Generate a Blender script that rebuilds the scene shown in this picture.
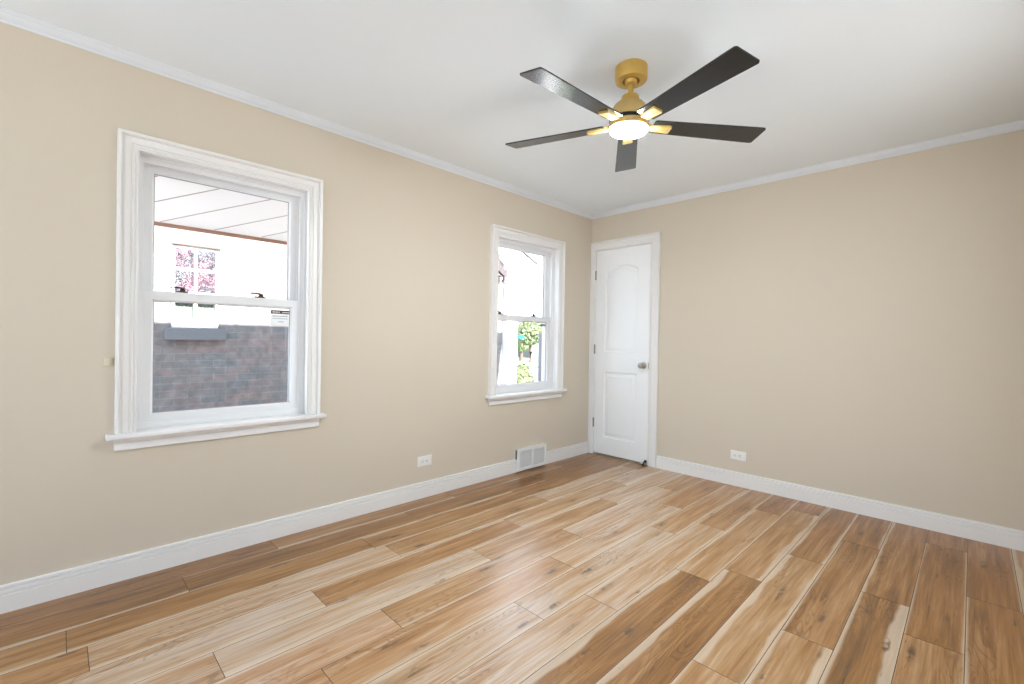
import bpy, bmesh, math, random
from mathutils import Vector, Matrix

for o in list(bpy.data.objects):
    bpy.data.objects.remove(o)
S = bpy.context.scene
C = S.collection
PI = math.pi

# ------------------------------------------------------------------ camera
cam_d = bpy.data.cameras.new('camera')
cam_d.sensor_fit = 'HORIZONTAL'
cam_d.sensor_width = 36.0
cam_d.lens = 458.78 * 36.0 / 1024.0
cam_d.clip_start = 0.02
cam_d.clip_end = 300
cam = bpy.data.objects.new('camera', cam_d)
C.objects.link(cam)
YAW, PITCH, ROLL = -0.7884, -0.0066, 0.0166
fwd = Vector((math.sin(YAW) * math.cos(PITCH), math.cos(YAW) * math.cos(PITCH), math.sin(PITCH)))
rt0 = Vector((math.cos(YAW), -math.sin(YAW), 0))
up0 = rt0.cross(fwd)
rt = rt0 * math.cos(ROLL) + up0 * math.sin(ROLL)
up = -rt0 * math.sin(ROLL) + up0 * math.cos(ROLL)
M = Matrix((rt, up, -fwd)).transposed().to_4x4()
M.translation = Vector((2.7433, -3.8447, 1.1359))
cam.matrix_world = M
S.camera = cam

# ------------------------------------------------------------------ light and exposure
SKY_STRENGTH = 7.0
SUN_STRENGTH = 46.0
LED_STRENGTH = 520.0
S.view_settings.view_transform = 'Standard'
S.view_settings.look = 'None'
S.view_settings.gamma = 1.0
S.view_settings.use_curve_mapping = False
S.view_settings.exposure = -0.5

world = bpy.data.worlds.new('sky')
S.world = world
world.use_nodes = True
wn = world.node_tree
wn.nodes.clear()
wo = wn.nodes.new('ShaderNodeOutputWorld')
wb = wn.nodes.new('ShaderNodeBackground')
wb.inputs['Color'].default_value = (0.62, 0.79, 1.0, 1)
wb.inputs['Strength'].default_value = SKY_STRENGTH
wn.links.new(wb.outputs[0], wo.inputs[0])

sun_d = bpy.data.lights.new('sun', 'SUN')
sun_d.energy = SUN_STRENGTH
sun_d.angle = math.radians(0.6)
sun_d.color = (1.0, 0.985, 0.965)
sun = bpy.data.objects.new('sun', sun_d)
C.objects.link(sun)
sun.rotation_euler = Vector((1.0, 0.1, 0.75)).to_track_quat('Z', 'Y').to_euler()
sun.location = (8, 0, 8)

W1C, W2C = -3.1945, -0.9195          # centres of the two windows along the left wall
RX, RY, H = 3.15, -5.60, 2.40        # right wall, rear wall, ceiling height
REAR_FILL_WINDOWS = ((0.15, 1.05), (1.95, 2.95))  # unseen windows added behind the camera to let in fill light
SIDE_FILL_WINDOWS = ((-3.95, -3.30), (-1.85, -1.05))         # added on the right wall for fill light, under the roof overhang
RZ0, RZ1 = 0.20, 2.25
SZ0, SZ1 = 0.20, 1.95


def portal(name, loc, rot, sx, sy):
    d = bpy.data.lights.new(name, 'AREA')
    d.shape = 'RECTANGLE'
    d.size, d.size_y = sx, sy
    d.cycles.is_portal = True
    o = bpy.data.objects.new(name, d)
    C.objects.link(o)
    o.location = loc
    o.rotation_euler = rot
    return o


for wc in (W1C, W2C):
    portal('window_portal', (-0.19, wc, 1.33), (0, -PI / 2, 0), 1.3, 0.8)
for a, b in REAR_FILL_WINDOWS:
    portal('window_portal', ((a + b) / 2, RY - 0.1, (RZ0 + RZ1) / 2), (PI / 2, 0, 0), b - a, RZ1 - RZ0)

for a, b in SIDE_FILL_WINDOWS:
    portal('window_portal', (RX + 0.08, (a + b) / 2, (SZ0 + SZ1) / 2), (0, PI / 2, 0), SZ1 - SZ0, b - a)

# ------------------------------------------------------------------ materials
def mat(name, color=(0.8, 0.8, 0.8), rough=0.5, metal=0.0, spec=0.5, bump=None, var=None, emit=None):
    m = bpy.data.materials.new(name)
    m.use_nodes = True
    nt = m.node_tree
    b = nt.nodes['Principled BSDF']
    b.inputs['Base Color'].default_value = (*color, 1)
    b.inputs['Roughness'].default_value = rough
    b.inputs['Metallic'].default_value = metal
    b.inputs['Specular IOR Level'].default_value = spec
    tc = nt.nodes.new('ShaderNodeTexCoord')
    if var:                                            # (scale, amount): slight mottling of the colour
        nz = nt.nodes.new('ShaderNodeTexNoise')
        nz.inputs['Scale'].default_value = var[0]
        nz.inputs['Detail'].default_value = 4
        nt.links.new(tc.outputs['Object'], nz.inputs['Vector'])
        mx = nt.nodes.new('ShaderNodeMix')
        mx.data_type = 'RGBA'
        mx.inputs['A'].default_value = (*[c * (1 - var[1]) for c in color], 1)
        mx.inputs['B'].default_value = (*[min(1, c * (1 + var[1])) for c in color], 1)
        nt.links.new(nz.outputs['Fac'], mx.inputs['Factor'])
        nt.links.new(mx.outputs['Result'], b.inputs['Base Color'])
    if bump:                                           # (scale, strength)
        nb = nt.nodes.new('ShaderNodeTexNoise')
        nb.inputs['Scale'].default_value = bump[0]
        nb.inputs['Detail'].default_value = 3
        nt.links.new(tc.outputs['Object'], nb.inputs['Vector'])
        bp = nt.nodes.new('ShaderNodeBump')
        bp.inputs['Strength'].default_value = bump[1]
        bp.inputs['Distance'].default_value = 0.002
        nt.links.new(nb.outputs['Fac'], bp.inputs['Height'])
        nt.links.new(bp.outputs['Normal'], b.inputs['Normal'])
    if emit:
        b.inputs['Emission Color'].default_value = (*emit[0], 1)
        b.inputs['Emission Strength'].default_value = emit[1]
    return m


def glass_mat(name, gloss=0.05, tint=(1, 1, 1)):
    m = bpy.data.materials.new(name)
    m.use_nodes = True
    nt = m.node_tree
    nt.nodes.clear()
    out = nt.nodes.new('ShaderNodeOutputMaterial')
    tr = nt.nodes.new('ShaderNodeBsdfTransparent')
    tr.inputs[0].default_value = (*tint, 1)
    gl = nt.nodes.new('ShaderNodeBsdfGlossy')
    gl.inputs['Roughness'].default_value = 0.01
    lw = nt.nodes.new('ShaderNodeLayerWeight')
    lw.inputs['Blend'].default_value = 0.5
    pw = nt.nodes.new('ShaderNodeMath')
    pw.operation = 'POWER'
    nt.links.new(lw.outputs['Facing'], pw.inputs[0])
    pw.inputs[1].default_value = 5.0
    ma = nt.nodes.new('ShaderNodeMath')
    ma.operation = 'MULTIPLY_ADD'
    nt.links.new(pw.outputs[0], ma.inputs[0])
    ma.inputs[1].default_value = 0.5
    ma.inputs[2].default_value = 0.008
    mx = nt.nodes.new('ShaderNodeMixShader')
    nt.links.new(ma.outputs[0], mx.inputs[0])
    nt.links.new(tr.outputs[0], mx.inputs[1])
    nt.links.new(gl.outputs[0], mx.inputs[2])
    nt.links.new(mx.outputs[0], out.inputs[0])
    return m


def brick_mat(name, c1, c2, mortar, axes='YZ', bw=0.205, rh=0.068):
    m = bpy.data.materials.new(name)
    m.use_nodes = True
    nt = m.node_tree
    L = nt.links.new
    b = nt.nodes['Principled BSDF']
    b.inputs['Roughness'].default_value = 0.9
    tc = nt.nodes.new('ShaderNodeTexCoord')
    sp = nt.nodes.new('ShaderNodeSeparateXYZ')
    cb = nt.nodes.new('ShaderNodeCombineXYZ')
    L(tc.outputs['Object'], sp.inputs[0])
    L(sp.outputs[axes[0]], cb.inputs['X'])
    L(sp.outputs[axes[1]], cb.inputs['Y'])
    br = nt.nodes.new('ShaderNodeTexBrick')
    br.inputs['Color1'].default_value = (*c1, 1)
    br.inputs['Color2'].default_value = (*c2, 1)
    br.inputs['Mortar'].default_value = (*mortar, 1)
    br.inputs['Scale'].default_value = 1.0
    br.inputs['Mortar Size'].default_value = 0.005
    br.inputs['Mortar Smooth'].default_value = 0.3
    br.inputs['Brick Width'].default_value = bw
    br.inputs['Row Height'].default_value = rh
    L(cb.outputs[0], br.inputs['Vector'])
    nz = nt.nodes.new('ShaderNodeTexNoise')
    nz.inputs['Scale'].default_value = 16
    nz.inputs['Detail'].default_value = 5
    L(tc.outputs['Object'], nz.inputs['Vector'])
    rp = nt.nodes.new('ShaderNodeValToRGB')
    rp.color_ramp.elements[0].position = 0.35
    rp.color_ramp.elements[0].color = (0.85, 0.85, 0.86, 1)
    rp.color_ramp.elements[1].position = 0.72
    rp.color_ramp.elements[1].color = (1.3, 1.3, 1.3, 1)
    L(nz.outputs['Fac'], rp.inputs[0])
    mx = nt.nodes.new('ShaderNodeMix')
    mx.data_type = 'RGBA'
    mx.blend_type = 'MULTIPLY'
    mx.inputs['Factor'].default_value = 1
    L(br.outputs['Color'], mx.inputs['A'])
    L(rp.outputs[0], mx.inputs['B'])
    L(mx.outputs['Result'], b.inputs['Base Color'])
    bp = nt.nodes.new('ShaderNodeBump')
    bp.inputs['Strength'].default_value = 0.5
    bp.inputs['Distance'].default_value = 0.006
    bp.invert = True
    L(br.outputs['Fac'], bp.inputs['Height'])
    L(bp.outputs['Normal'], b.inputs['Normal'])
    return m


def floor_mat():
    m = bpy.data.materials.new('oak_planks')
    m.use_nodes = True
    nt = m.node_tree
    N, L = nt.nodes.new, nt.links.new
    bs = nt.nodes['Principled BSDF']

    def val(x):
        return x

    def setin(sock, v):
        if hasattr(v, 'is_linked'):
            L(v, sock)
        else:
            sock.default_value = v

    def math_(op, a, b=0.0, clamp=False):
        n = N('ShaderNodeMath')
        n.operation = op
        n.use_clamp = clamp
        setin(n.inputs[0], a)
        setin(n.inputs[1], b)
        return n.outputs[0]

    def sstep(x, a, b):
        n = N('ShaderNodeMapRange')
        n.interpolation_type = 'SMOOTHSTEP'
        setin(n.inputs['Value'], x)
        setin(n.inputs['From Min'], a)
        setin(n.inputs['From Max'], b)
        return n.outputs['Result']

    def comb(x, y, z):
        n = N('ShaderNodeCombineXYZ')
        setin(n.inputs[0], x)
        setin(n.inputs[1], y)
        setin(n.inputs[2], z)
        return n.outputs[0]

    def noise(vec, scale=1.0, detail=4.0, rough=0.55, dist=0.0):
        n = N('ShaderNodeTexNoise')
        n.inputs['Scale'].default_value = scale
        n.inputs['Detail'].default_value = detail
        n.inputs['Roughness'].default_value = rough
        n.inputs['Distortion'].default_value = dist
        L(vec, n.inputs['Vector'])
        return n.outputs['Fac']

    def mix(f, a, b, blend='MIX'):
        n = N('ShaderNodeMix')
        n.data_type = 'RGBA'
        n.blend_type = blend
        setin(n.inputs['Factor'], f)
        for s, v in (('A', a), ('B', b)):
            if isinstance(v, tuple):
                n.inputs[s].default_value = (*v, 1)
            else:
                L(v, n.inputs[s])
        return n.outputs['Result']

    at = N('ShaderNodeAttribute')
    at.attribute_name = 'plank'
    sep = N('ShaderNodeSeparateColor')
    L(at.outputs['Color'], sep.inputs[0])
    seed, tone, hue = sep.outputs[0], sep.outputs[1], sep.outputs[2]
    at2 = N('ShaderNodeAttribute')
    at2.attribute_name = 'sapwood'
    sep2 = N('ShaderNodeSeparateColor')
    L(at2.outputs['Color'], sep2.inputs[0])
    sapl, sapr = sep2.outputs[0], sep2.outputs[1]
    uv = N('ShaderNodeUVMap')
    uv.uv_map = 'plank_uv'
    su = N('ShaderNodeSeparateXYZ')
    L(uv.outputs[0], su.inputs[0])
    u, v = su.outputs[0], su.outputs[1]            # u: 0..1 across, v: metres along
    sd = math_('MULTIPLY', seed, 83.0)
    xm = math_('MULTIPLY', u, 0.172)
    # long fibres
    fib = noise(comb(math_('MULTIPLY', xm, 90), math_('MULTIPLY', v, 2.6), sd), 1, 6, 0.68, 0.5)
    broad = noise(comb(math_('MULTIPLY', xm, 22), math_('MULTIPLY', v, 1.6), sd), 1, 3, 0.55, 0.8)
    # cathedral rings: contour lines of a stretched noise
    field = noise(comb(math_('MULTIPLY', xm, 9), math_('MULTIPLY', v, 1.5), math_('ADD', sd, 11)), 1, 2, 0.5, 0.6)
    ring = math_('SINE', math_('MULTIPLY', field, 150.0))
    ring = sstep(ring, 0.2, 1.0)
    ringarea = sstep(noise(comb(math_('MULTIPLY', xm, 6), math_('MULTIPLY', v, 1.3), math_('ADD', sd, 31)), 1, 1), 0.48, 0.62)
    ring = math_('MULTIPLY', ring, ringarea)
    # flecks
    fl = noise(comb(math_('MULTIPLY', xm, 95), math_('MULTIPLY', v, 10), math_('ADD', sd, 5)), 1, 2, 0.5)
    fl = sstep(fl, 0.66, 0.78)
    # knots
    kx = noise(comb(math_('MULTIPLY', xm, 30), math_('MULTIPLY', v, 20), sd), 1, 3, 0.6)
    vo = N('ShaderNodeTexVoronoi')
    vo.inputs['Scale'].default_value = 1.0
    vo.inputs['Randomness'].default_value = 1.0
    L(comb(math_('ADD', math_('MULTIPLY', xm, 9.5), math_('MULTIPLY', kx, 0.14)), math_('ADD', math_('MULTIPLY', v, 2.3), math_('MULTIPLY', kx, 0.3)), sd), vo.inputs['Vector'])
    kd = vo.outputs['Distance']
    halo = math_('SUBTRACT', 1.0, sstep(kd, 0.06, 0.34))
    core = math_('SUBTRACT', 1.0, sstep(kd, 0.07, 0.16))
    core = math_('MULTIPLY', core, sstep(kx, 0.36, 0.58))
    # heartwood colour from the plank's tone, some rows with painted sheen
    t = math_('ADD', tone, math_('MULTIPLY', math_('SUBTRACT', broad, 0.5), 0.95))
    t = math_('ADD', t, math_('MULTIPLY', math_('SUBTRACT', fib, 0.5), 1.0), True)
    rp = N('ShaderNodeValToRGB')
    cr = rp.color_ramp
    cr.elements[0].position = 0.0
    cr.elements[0].color = (0.120, 0.055, 0.018, 1)
    cr.elements[1].position = 1.0
    cr.elements[1].color = (0.60, 0.485, 0.385, 1)
    e = cr.elements.new(0.35)
    e.color = (0.305, 0.138, 0.034, 1)
    e = cr.elements.new(0.65)
    e.color = (0.462, 0.272, 0.125, 1)
    L(t, rp.inputs[0])
    col = rp.outputs[0]
    col = mix(math_('MULTIPLY', hue, 0.5), col, mix(1.0, col, (1.15, 0.86, 0.72), 'MULTIPLY'))
    col = mix(math_('MULTIPLY', ring, 0.7), col, mix(1.0, col, (0.62, 0.55, 0.5), 'MULTIPLY'))
    col = mix(math_('MULTIPLY', halo, 0.35), col, mix(1.0, col, (0.62, 0.55, 0.48), 'MULTIPLY'))
    # pale sapwood bands along plank edges, with a wandering boundary
    wob = math_('MULTIPLY', math_('SUBTRACT', noise(comb(0.0, math_('MULTIPLY', v, 2.6), sd), 1, 2), 0.5), 0.36)
    wob2 = math_('MULTIPLY', math_('SUBTRACT', noise(comb(3.0, math_('MULTIPLY', v, 2.6), sd), 1, 2), 0.5), 0.36)
    fz = math_('MULTIPLY', math_('SUBTRACT', fib, 0.5), 0.10)
    dl = math_('SUBTRACT', math_('ADD', sapl, math_('MULTIPLY', wob, sstep(sapl, 0.0, 0.15))), math_('ADD', u, fz))
    dr = math_('SUBTRACT', math_('ADD', sapr, math_('MULTIPLY', wob2, sstep(sapr, 0.0, 0.15))), math_('ADD', math_('SUBTRACT', 1.0, u), fz))
    sap = math_('MAXIMUM', sstep(dl, -0.03, 0.05), sstep(dr, -0.03, 0.05))
    sapc = mix(fib, (0.56, 0.42, 0.29), (0.74, 0.61, 0.47))
    col = mix(math_('MULTIPLY', sap, 0.72), col, sapc)
    col = mix(math_('MULTIPLY', fl, 0.6), col, mix(1.0, col, (0.45, 0.38, 0.33), 'MULTIPLY'))
    col = mix(math_('MULTIPLY', core, 0.8), col, (0.07, 0.04, 0.022))
    # dark mineral streaks and a second layer of small pin knots
    st = noise(comb(math_('MULTIPLY', xm, 48), math_('MULTIPLY', v, 1.5), math_('ADD', sd, 57)), 1, 4, 0.6, 0.7)
    st = math_('MULTIPLY', sstep(st, 0.56, 0.72), math_('SUBTRACT', 1.0, math_('MULTIPLY', sap, 0.7)))
    col = mix(math_('MULTIPLY', st, 0.55), col, mix(1.0, col, (0.60, 0.52, 0.46), 'MULTIPLY'))
    v2 = N('ShaderNodeTexVoronoi')
    v2.inputs['Scale'].default_value = 1.0
    L(comb(math_('ADD', math_('MULTIPLY', xm, 14), math_('MULTIPLY', kx, 0.2)), math_('ADD', math_('MULTIPLY', v, 3.2), math_('MULTIPLY', kx, 0.35)), math_('ADD', sd, 91)), v2.inputs['Vector'])
    pk = math_('MULTIPLY', math_('SUBTRACT', 1.0, sstep(v2.outputs['Distance'], 0.05, 0.13)), sstep(kx, 0.42, 0.58))
    col = mix(math_('MULTIPLY', pk, 0.75), col, (0.085, 0.048, 0.026))
    L(col, bs.inputs['Base Color'])
    rr = math_('ADD', 0.24, math_('MULTIPLY', fib, 0.12))
    L(rr, bs.inputs['Roughness'])
    bs.inputs['Specular IOR Level'].default_value = 0.8
    bp = N('ShaderNodeBump')
    bp.inputs['Strength'].default_value = 0.12
    bp.inputs['Distance'].default_value = 0.001
    L(fib, bp.inputs['Height'])
    L(bp.outputs['Normal'], bs.inputs['Normal'])
    return m


M_WALL = mat('beige_wall_paint', (0.66, 0.575, 0.46), 0.75, spec=0.25, bump=(160, 0.12), var=(0.8, 0.02))
M_CEIL = mat('white_ceiling_paint', (0.87, 0.915, 0.95), 0.85, spec=0.2, bump=(120, 0.1), var=(0.9, 0.015))
M_TRIM = mat('white_gloss_trim_paint', (0.84, 0.81, 0.775), 0.32, var=(3, 0.015))
M_CROWN = mat('cool_white_crown_paint', (0.76, 0.79, 0.82), 0.5, var=(3, 0.015))
M_VINYL = mat('white_window_vinyl', (0.81, 0.795, 0.785), 0.35, var=(3, 0.01))
M_DOOR = mat('white_door_paint', (0.91, 0.905, 0.895), 0.35, var=(2, 0.015))
M_GASKET = mat('grey_glazing_gasket', (0.30, 0.29, 0.29), 0.6, var=(20, 0.05))
M_FLOOR = floor_mat()
M_GROOVE = mat('plank_groove', (0.10, 0.06, 0.035), 0.7, var=(30, 0.1))
M_GLASS = glass_mat('window_glass')
M_BRONZE = mat('dark_bronze_hardware', (0.045, 0.035, 0.03), 0.35, 0.6, var=(40, 0.1))
M_NICKEL = mat('satin_nickel', (0.42, 0.38, 0.33), 0.28, 1.0, var=(40, 0.05))
M_HINGE = mat('aged_nickel_hinge', (0.30, 0.26, 0.22), 0.4, 0.9, var=(40, 0.08))
M_BRASS = mat('satin_gold_metal', (0.62, 0.40, 0.10), 0.38, 0.55, var=(25, 0.03))
M_BRASS_L = mat('satin_gold_bracket', (0.66, 0.46, 0.17), 0.38, 0.5, var=(25, 0.03))
M_BLADE = mat('charcoal_fan_blade', (0.010, 0.0095, 0.0095), 0.19, spec=0.5, var=(30, 0.15))
M_BLADE.node_tree.nodes['Principled BSDF'].inputs['IOR'].default_value = 1.55
M_BLACK = mat('black_satin_metal', (0.015, 0.015, 0.015), 0.4, 0.3, var=(30, 0.1))
M_LED = mat('frosted_lit_diffuser', (0.9, 0.9, 0.88), 0.5, emit=((0.86, 0.95, 1.0), LED_STRENGTH), var=(5, 0.01))
M_OUTLET = mat('white_outlet_plastic', (0.84, 0.82, 0.77), 0.35, var=(10, 0.01))
M_SLOT = mat('dark_slot', (0.05, 0.045, 0.04), 0.7, var=(20, 0.1))
M_VENT = mat('white_vent_enamel', (0.84, 0.83, 0.80), 0.4, var=(10, 0.01))
M_VENTIN = mat('grey_vent_interior', (0.16, 0.155, 0.15), 0.7, var=(10, 0.05))
M_IVORY = mat('ivory_plastic', (0.76, 0.68, 0.50), 0.45, var=(20, 0.03))
M_RUBBER = mat('white_rubber', (0.8, 0.8, 0.78), 0.6, var=(20, 0.02))
M_STICK_K = mat('black_sticker', (0.03, 0.028, 0.026), 0.5, var=(40, 0.1))
M_STICK_W = mat('white_sticker', (0.86, 0.87, 0.86), 0.5, var=(40, 0.02))
M_INK = mat('grey_sticker_ink', (0.35, 0.35, 0.35), 0.6, var=(40, 0.1))
# outdoors
M_BRICK = brick_mat('brown_brick', (0.205, 0.155, 0.142), (0.150, 0.146, 0.142), (0.195, 0.188, 0.18))
M_STONE = mat('grey_stone_sill', (0.15, 0.15, 0.155), 0.85, bump=(40, 0.3), var=(12, 0.12))
M_FRIEZE = mat('brown_painted_trim', (0.075, 0.035, 0.022), 0.6, var=(12, 0.1))
M_SOFFIT = mat('pale_pink_metal_panel', (0.95, 0.87, 0.82), 0.5, var=(4, 0.01))
M_SEAM = mat('brown_panel_seam', (0.42, 0.33, 0.28), 0.6, var=(20, 0.05))
M_WHITE_EXT = mat('white_exterior_paint', (0.82, 0.82, 0.81), 0.5, var=(5, 0.02))
M_SHINGLE = mat('dark_grey_shingles', (0.10, 0.095, 0.09), 0.9, bump=(60, 0.4), var=(30, 0.2))
M_AWEDGE = mat('brown_awning_edge', (0.36, 0.20, 0.14), 0.6, var=(12, 0.1))
M_MAUVE = mat('mauve_brown_fascia', (0.05, 0.036, 0.036), 0.7, var=(10, 0.1))
M_POST = mat('grey_painted_post', (0.27, 0.27, 0.285), 0.6, var=(10, 0.08))
M_GRASS = mat('lawn_grass', (0.22, 0.27, 0.14), 0.9, bump=(60, 0.5), var=(7, 0.3))
M_ROAD = mat('grey_asphalt', (0.22, 0.22, 0.22), 0.9, bump=(80, 0.3), var=(5, 0.08))
M_CONC = mat('pale_concrete', (0.54, 0.54, 0.535), 0.85, bump=(50, 0.2), var=(4, 0.08))
M_LEAF = mat('green_tree_leaves', (0.17, 0.20, 0.10), 0.7, bump=(20, 0.6), var=(9, 0.45))
M_BUSH = mat('yellow_green_bush_leaves', (0.095, 0.115, 0.04), 0.7, bump=(40, 0.6), var=(30, 0.5))
M_BARK = mat('tree_bark', (0.10, 0.075, 0.055), 0.9, bump=(30, 0.6), var=(12, 0.2))
M_TEAL = mat('teal_sign_paint', (0.03, 0.26, 0.28), 0.5, var=(10, 0.03))
M_STEEL = mat('galvanised_steel', (0.35, 0.37, 0.38), 0.45, 0.7, var=(20, 0.05))
M_CREAM = mat('cream_house_siding', (0.42, 0.38, 0.33), 0.8, var=(4, 0.06))
M_DARKGL = mat('dark_window_glass', (0.03, 0.035, 0.04), 0.08, var=(3, 0.1))
M_CURTAIN = mat('pale_green_white_curtain', (0.14, 0.165, 0.14), 0.8, var=(9, 0.4))


def glass_block_mat():
    m = bpy.data.materials.new('patterned_glass_block')
    m.use_nodes = True
    nt = m.node_tree
    L = nt.links.new
    b = nt.nodes['Principled BSDF']
    b.inputs['Roughness'].default_value = 0.15
    tc = nt.nodes.new('ShaderNodeTexCoord')
    nz = nt.nodes.new('ShaderNodeTexNoise')
    nz.inputs['Scale'].default_value = 34
    nz.inputs['Detail'].default_value = 2
    nz.inputs['Distortion'].default_value = 2.5
    L(tc.outputs['Object'], nz.inputs['Vector'])
    rp = nt.nodes.new('ShaderNodeValToRGB')
    els = rp.color_ramp.elements
    els[0].position, els[0].color = 0.36, (0.015, 0.015, 0.02, 1)
    els[1].position, els[1].color = 0.64, (0.20, 0.20, 0.215, 1)
    e = els.new(0.5)
    e.color = (0.045, 0.043, 0.05, 1)
    L(nz.outputs['Fac'], rp.inputs[0])
    n2 = nt.nodes.new('ShaderNodeTexNoise')
    n2.inputs['Scale'].default_value = 5
    L(tc.outputs['Object'], n2.inputs['Vector'])
    r2 = nt.nodes.new('ShaderNodeValToRGB')
    r2.color_ramp.elements[0].position, r2.color_ramp.elements[0].color = 0.45, (1, 1, 1, 1)
    r2.color_ramp.elements[1].position, r2.color_ramp.elements[1].color = 0.6, (1.5, 0.85, 0.95, 1)
    L(n2.outputs['Fac'], r2.inputs[0])
    mx = nt.nodes.new('ShaderNodeMix')
    mx.data_type = 'RGBA'
    mx.blend_type = 'MULTIPLY'
    mx.inputs['Factor'].default_value = 1
    L(rp.outputs[0], mx.inputs['A'])
    L(r2.outputs[0], mx.inputs['B'])
    L(mx.outputs['Result'], b.inputs['Base Color'])
    return m


M_GBLOCK = glass_block_mat()


# ------------------------------------------------------------------ mesh helpers
def nb():
    return bmesh.new()


def box(bm, x0, x1, y0, y1, z0, z1, bevel=0.0, mtx=None, mi=0, seg=2):
    vs = [bm.verts.new((x, y, z)) for x in (x0, x1) for y in (y0, y1) for z in (z0, z1)]
    idx = ((0, 1, 3, 2), (4, 6, 7, 5), (0, 4, 5, 1), (2, 3, 7, 6), (0, 2, 6, 4), (1, 5, 7, 3))
    fs = [bm.faces.new([vs[i] for i in f]) for f in idx]
    for f in fs:
        f.material_index = mi
    out = list(vs)
    if bevel > 0:
        es = {e for f in fs for e in f.edges}
        r = bmesh.ops.bevel(bm, geom=list(es), offset=bevel, segments=seg, affect='EDGES', profile=0.5)
        for f in r['faces']:
            f.material_index = mi
        out = list({v for f in r['faces'] for v in f.verts} | {v for v in vs if v.is_valid})
    if mtx is not None:
        bmesh.ops.transform(bm, matrix=mtx, verts=out)
    return out


def lathe(bm, prof, seg=48, mtx=None, cap0=True, cap1=True, mi=0):
    """prof: list of (radius, z)"""
    rings = []
    allv = []
    for r, z in prof:
        if r < 1e-6:
            v = bm.verts.new((0, 0, z))
            rings.append([v])
            allv.append(v)
        else:
            ring = [bm.verts.new((r * math.cos(2 * PI * k / seg), r * math.sin(2 * PI * k / seg), z)) for k in range(seg)]
            rings.append(ring)
            allv += ring
    for a, b in zip(rings, rings[1:]):
        for k in range(seg):
            k2 = (k + 1) % seg
            q = [a[k % len(a)], a[k2 % len(a)], b[k2 % len(b)], b[k % len(b)]]
            u = []
            for v in q:
                if v not in u:
                    u.append(v)
            if len(u) >= 3:
                bm.faces.new(u).material_index = mi
    if cap0 and len(rings[0]) > 1:
        bm.faces.new(rings[0]).material_index = mi
    if cap1 and len(rings[-1]) > 1:
        bm.faces.new(rings[-1]).material_index = mi
    if mtx is not None:
        bmesh.ops.transform(bm, matrix=mtx, verts=allv)
    return allv


def sweep(bm, path, prof, closed, fmap, mi=0, caps=True):
    """Mitred moulding. path: 2-D points; prof: (offset to the right of travel, height); fmap(a, b, h) -> xyz"""
    n = len(path)
    P = [Vector(p) for p in path]
    rings = []
    for i in range(n):
        d0 = (P[i] - P[i - 1]).normalized() if (closed or i > 0) else None
        d1 = (P[(i + 1) % n] - P[i]).normalized() if (closed or i < n - 1) else None
        if d0 is None:
            d0 = d1
        if d1 is None:
            d1 = d0
        n0, n1 = Vector((d0.y, -d0.x)), Vector((d1.y, -d1.x))
        mt = (n0 + n1)
        mt = mt / max(1e-6, mt.length_squared) * 2
        rings.append([bm.verts.new(fmap(*(P[i] + mt * o), h)) for o, h in prof])
    m = len(prof)
    segs = range(n) if closed else range(n - 1)
    for i in segs:
        a, b = rings[i], rings[(i + 1) % n]
        for k in range(m - 1):
            bm.faces.new((a[k], b[k], b[k + 1], a[k + 1])).material_index = mi
        if caps:
            bm.faces.new((a[m - 1], b[m - 1], b[0], a[0])).material_index = mi
    if not closed and caps:
        bm.faces.new(rings[0]).material_index = mi
        bm.faces.new(rings[-1]).material_index = mi
    return rings


def tube(bm, pts, r, seg=10, mi=0):
    pts = [Vector(p) for p in pts]
    rings = []
    for i, p in enumerate(pts):
        d = (pts[min(i + 1, len(pts) - 1)] - pts[max(i - 1, 0)]).normalized()
        q = d.to_track_quat('Z', 'Y').to_matrix()
        rad = r[i] if isinstance(r, (list, tuple)) else r
        rings.append([bm.verts.new(p + q @ Vector((rad * math.cos(2 * PI * k / seg), rad * math.sin(2 * PI * k / seg), 0))) for k in range(seg)])
    for a, b in zip(rings, rings[1:]):
        for k in range(seg):
            bm.faces.new((a[k], a[(k + 1) % seg], b[(k + 1) % seg], b[k])).material_index = mi
    bm.faces.new(rings[0]).material_index = mi
    bm.faces.new(rings[-1]).material_index = mi


def prism(bm, poly, fmap, h0, h1, mi=0):
    a = [bm.verts.new(fmap(p[0], p[1], h0)) for p in poly]
    b = [bm.verts.new(fmap(p[0], p[1], h1)) for p in poly]
    bm.faces.new(a).material_index = mi
    bm.faces.new(b).material_index = mi
    n = len(poly)
    for i in range(n):
        bm.faces.new((a[i], a[(i + 1) % n], b[(i + 1) % n], b[i])).material_index = mi


def obj(name, bm, mats, parent=None, smooth=None, loc=(0, 0, 0)):
    if not isinstance(mats, (list, tuple)):
        mats = [mats]
    bmesh.ops.recalc_face_normals(bm, faces=bm.faces)
    me = bpy.data.meshes.new(name)
    bm.to_mesh(me)
    bm.free()
    for m in mats:
        me.materials.append(m)
    if smooth is not None:
        me.polygons.foreach_set('use_smooth', [True] * len(me.polygons))
        me.set_sharp_from_angle(angle=math.radians(smooth))
    o = bpy.data.objects.new(name, me)
    C.objects.link(o)
    if parent is not None:
        o.parent = parent
    o.location = loc
    return o


def world_parent(o, parent):
    """parent a mesh whose vertices are in world space under an Empty at parent.location"""
    o.parent = parent
    o.matrix_parent_inverse = Matrix.Translation(parent.location).inverted()
    return o


def part(name, bm, mats, root, smooth=None, label=None):
    o = obj(name, bm, mats, None, smooth)
    p = root
    off = Vector((0, 0, 0))
    while p is not None:
        off += p.location
        p = p.parent
    # keep mesh vertices in world space, parented without moving
    o.parent = root
    o.location = -off
    if label:
        o['label'] = label
    return o


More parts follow.
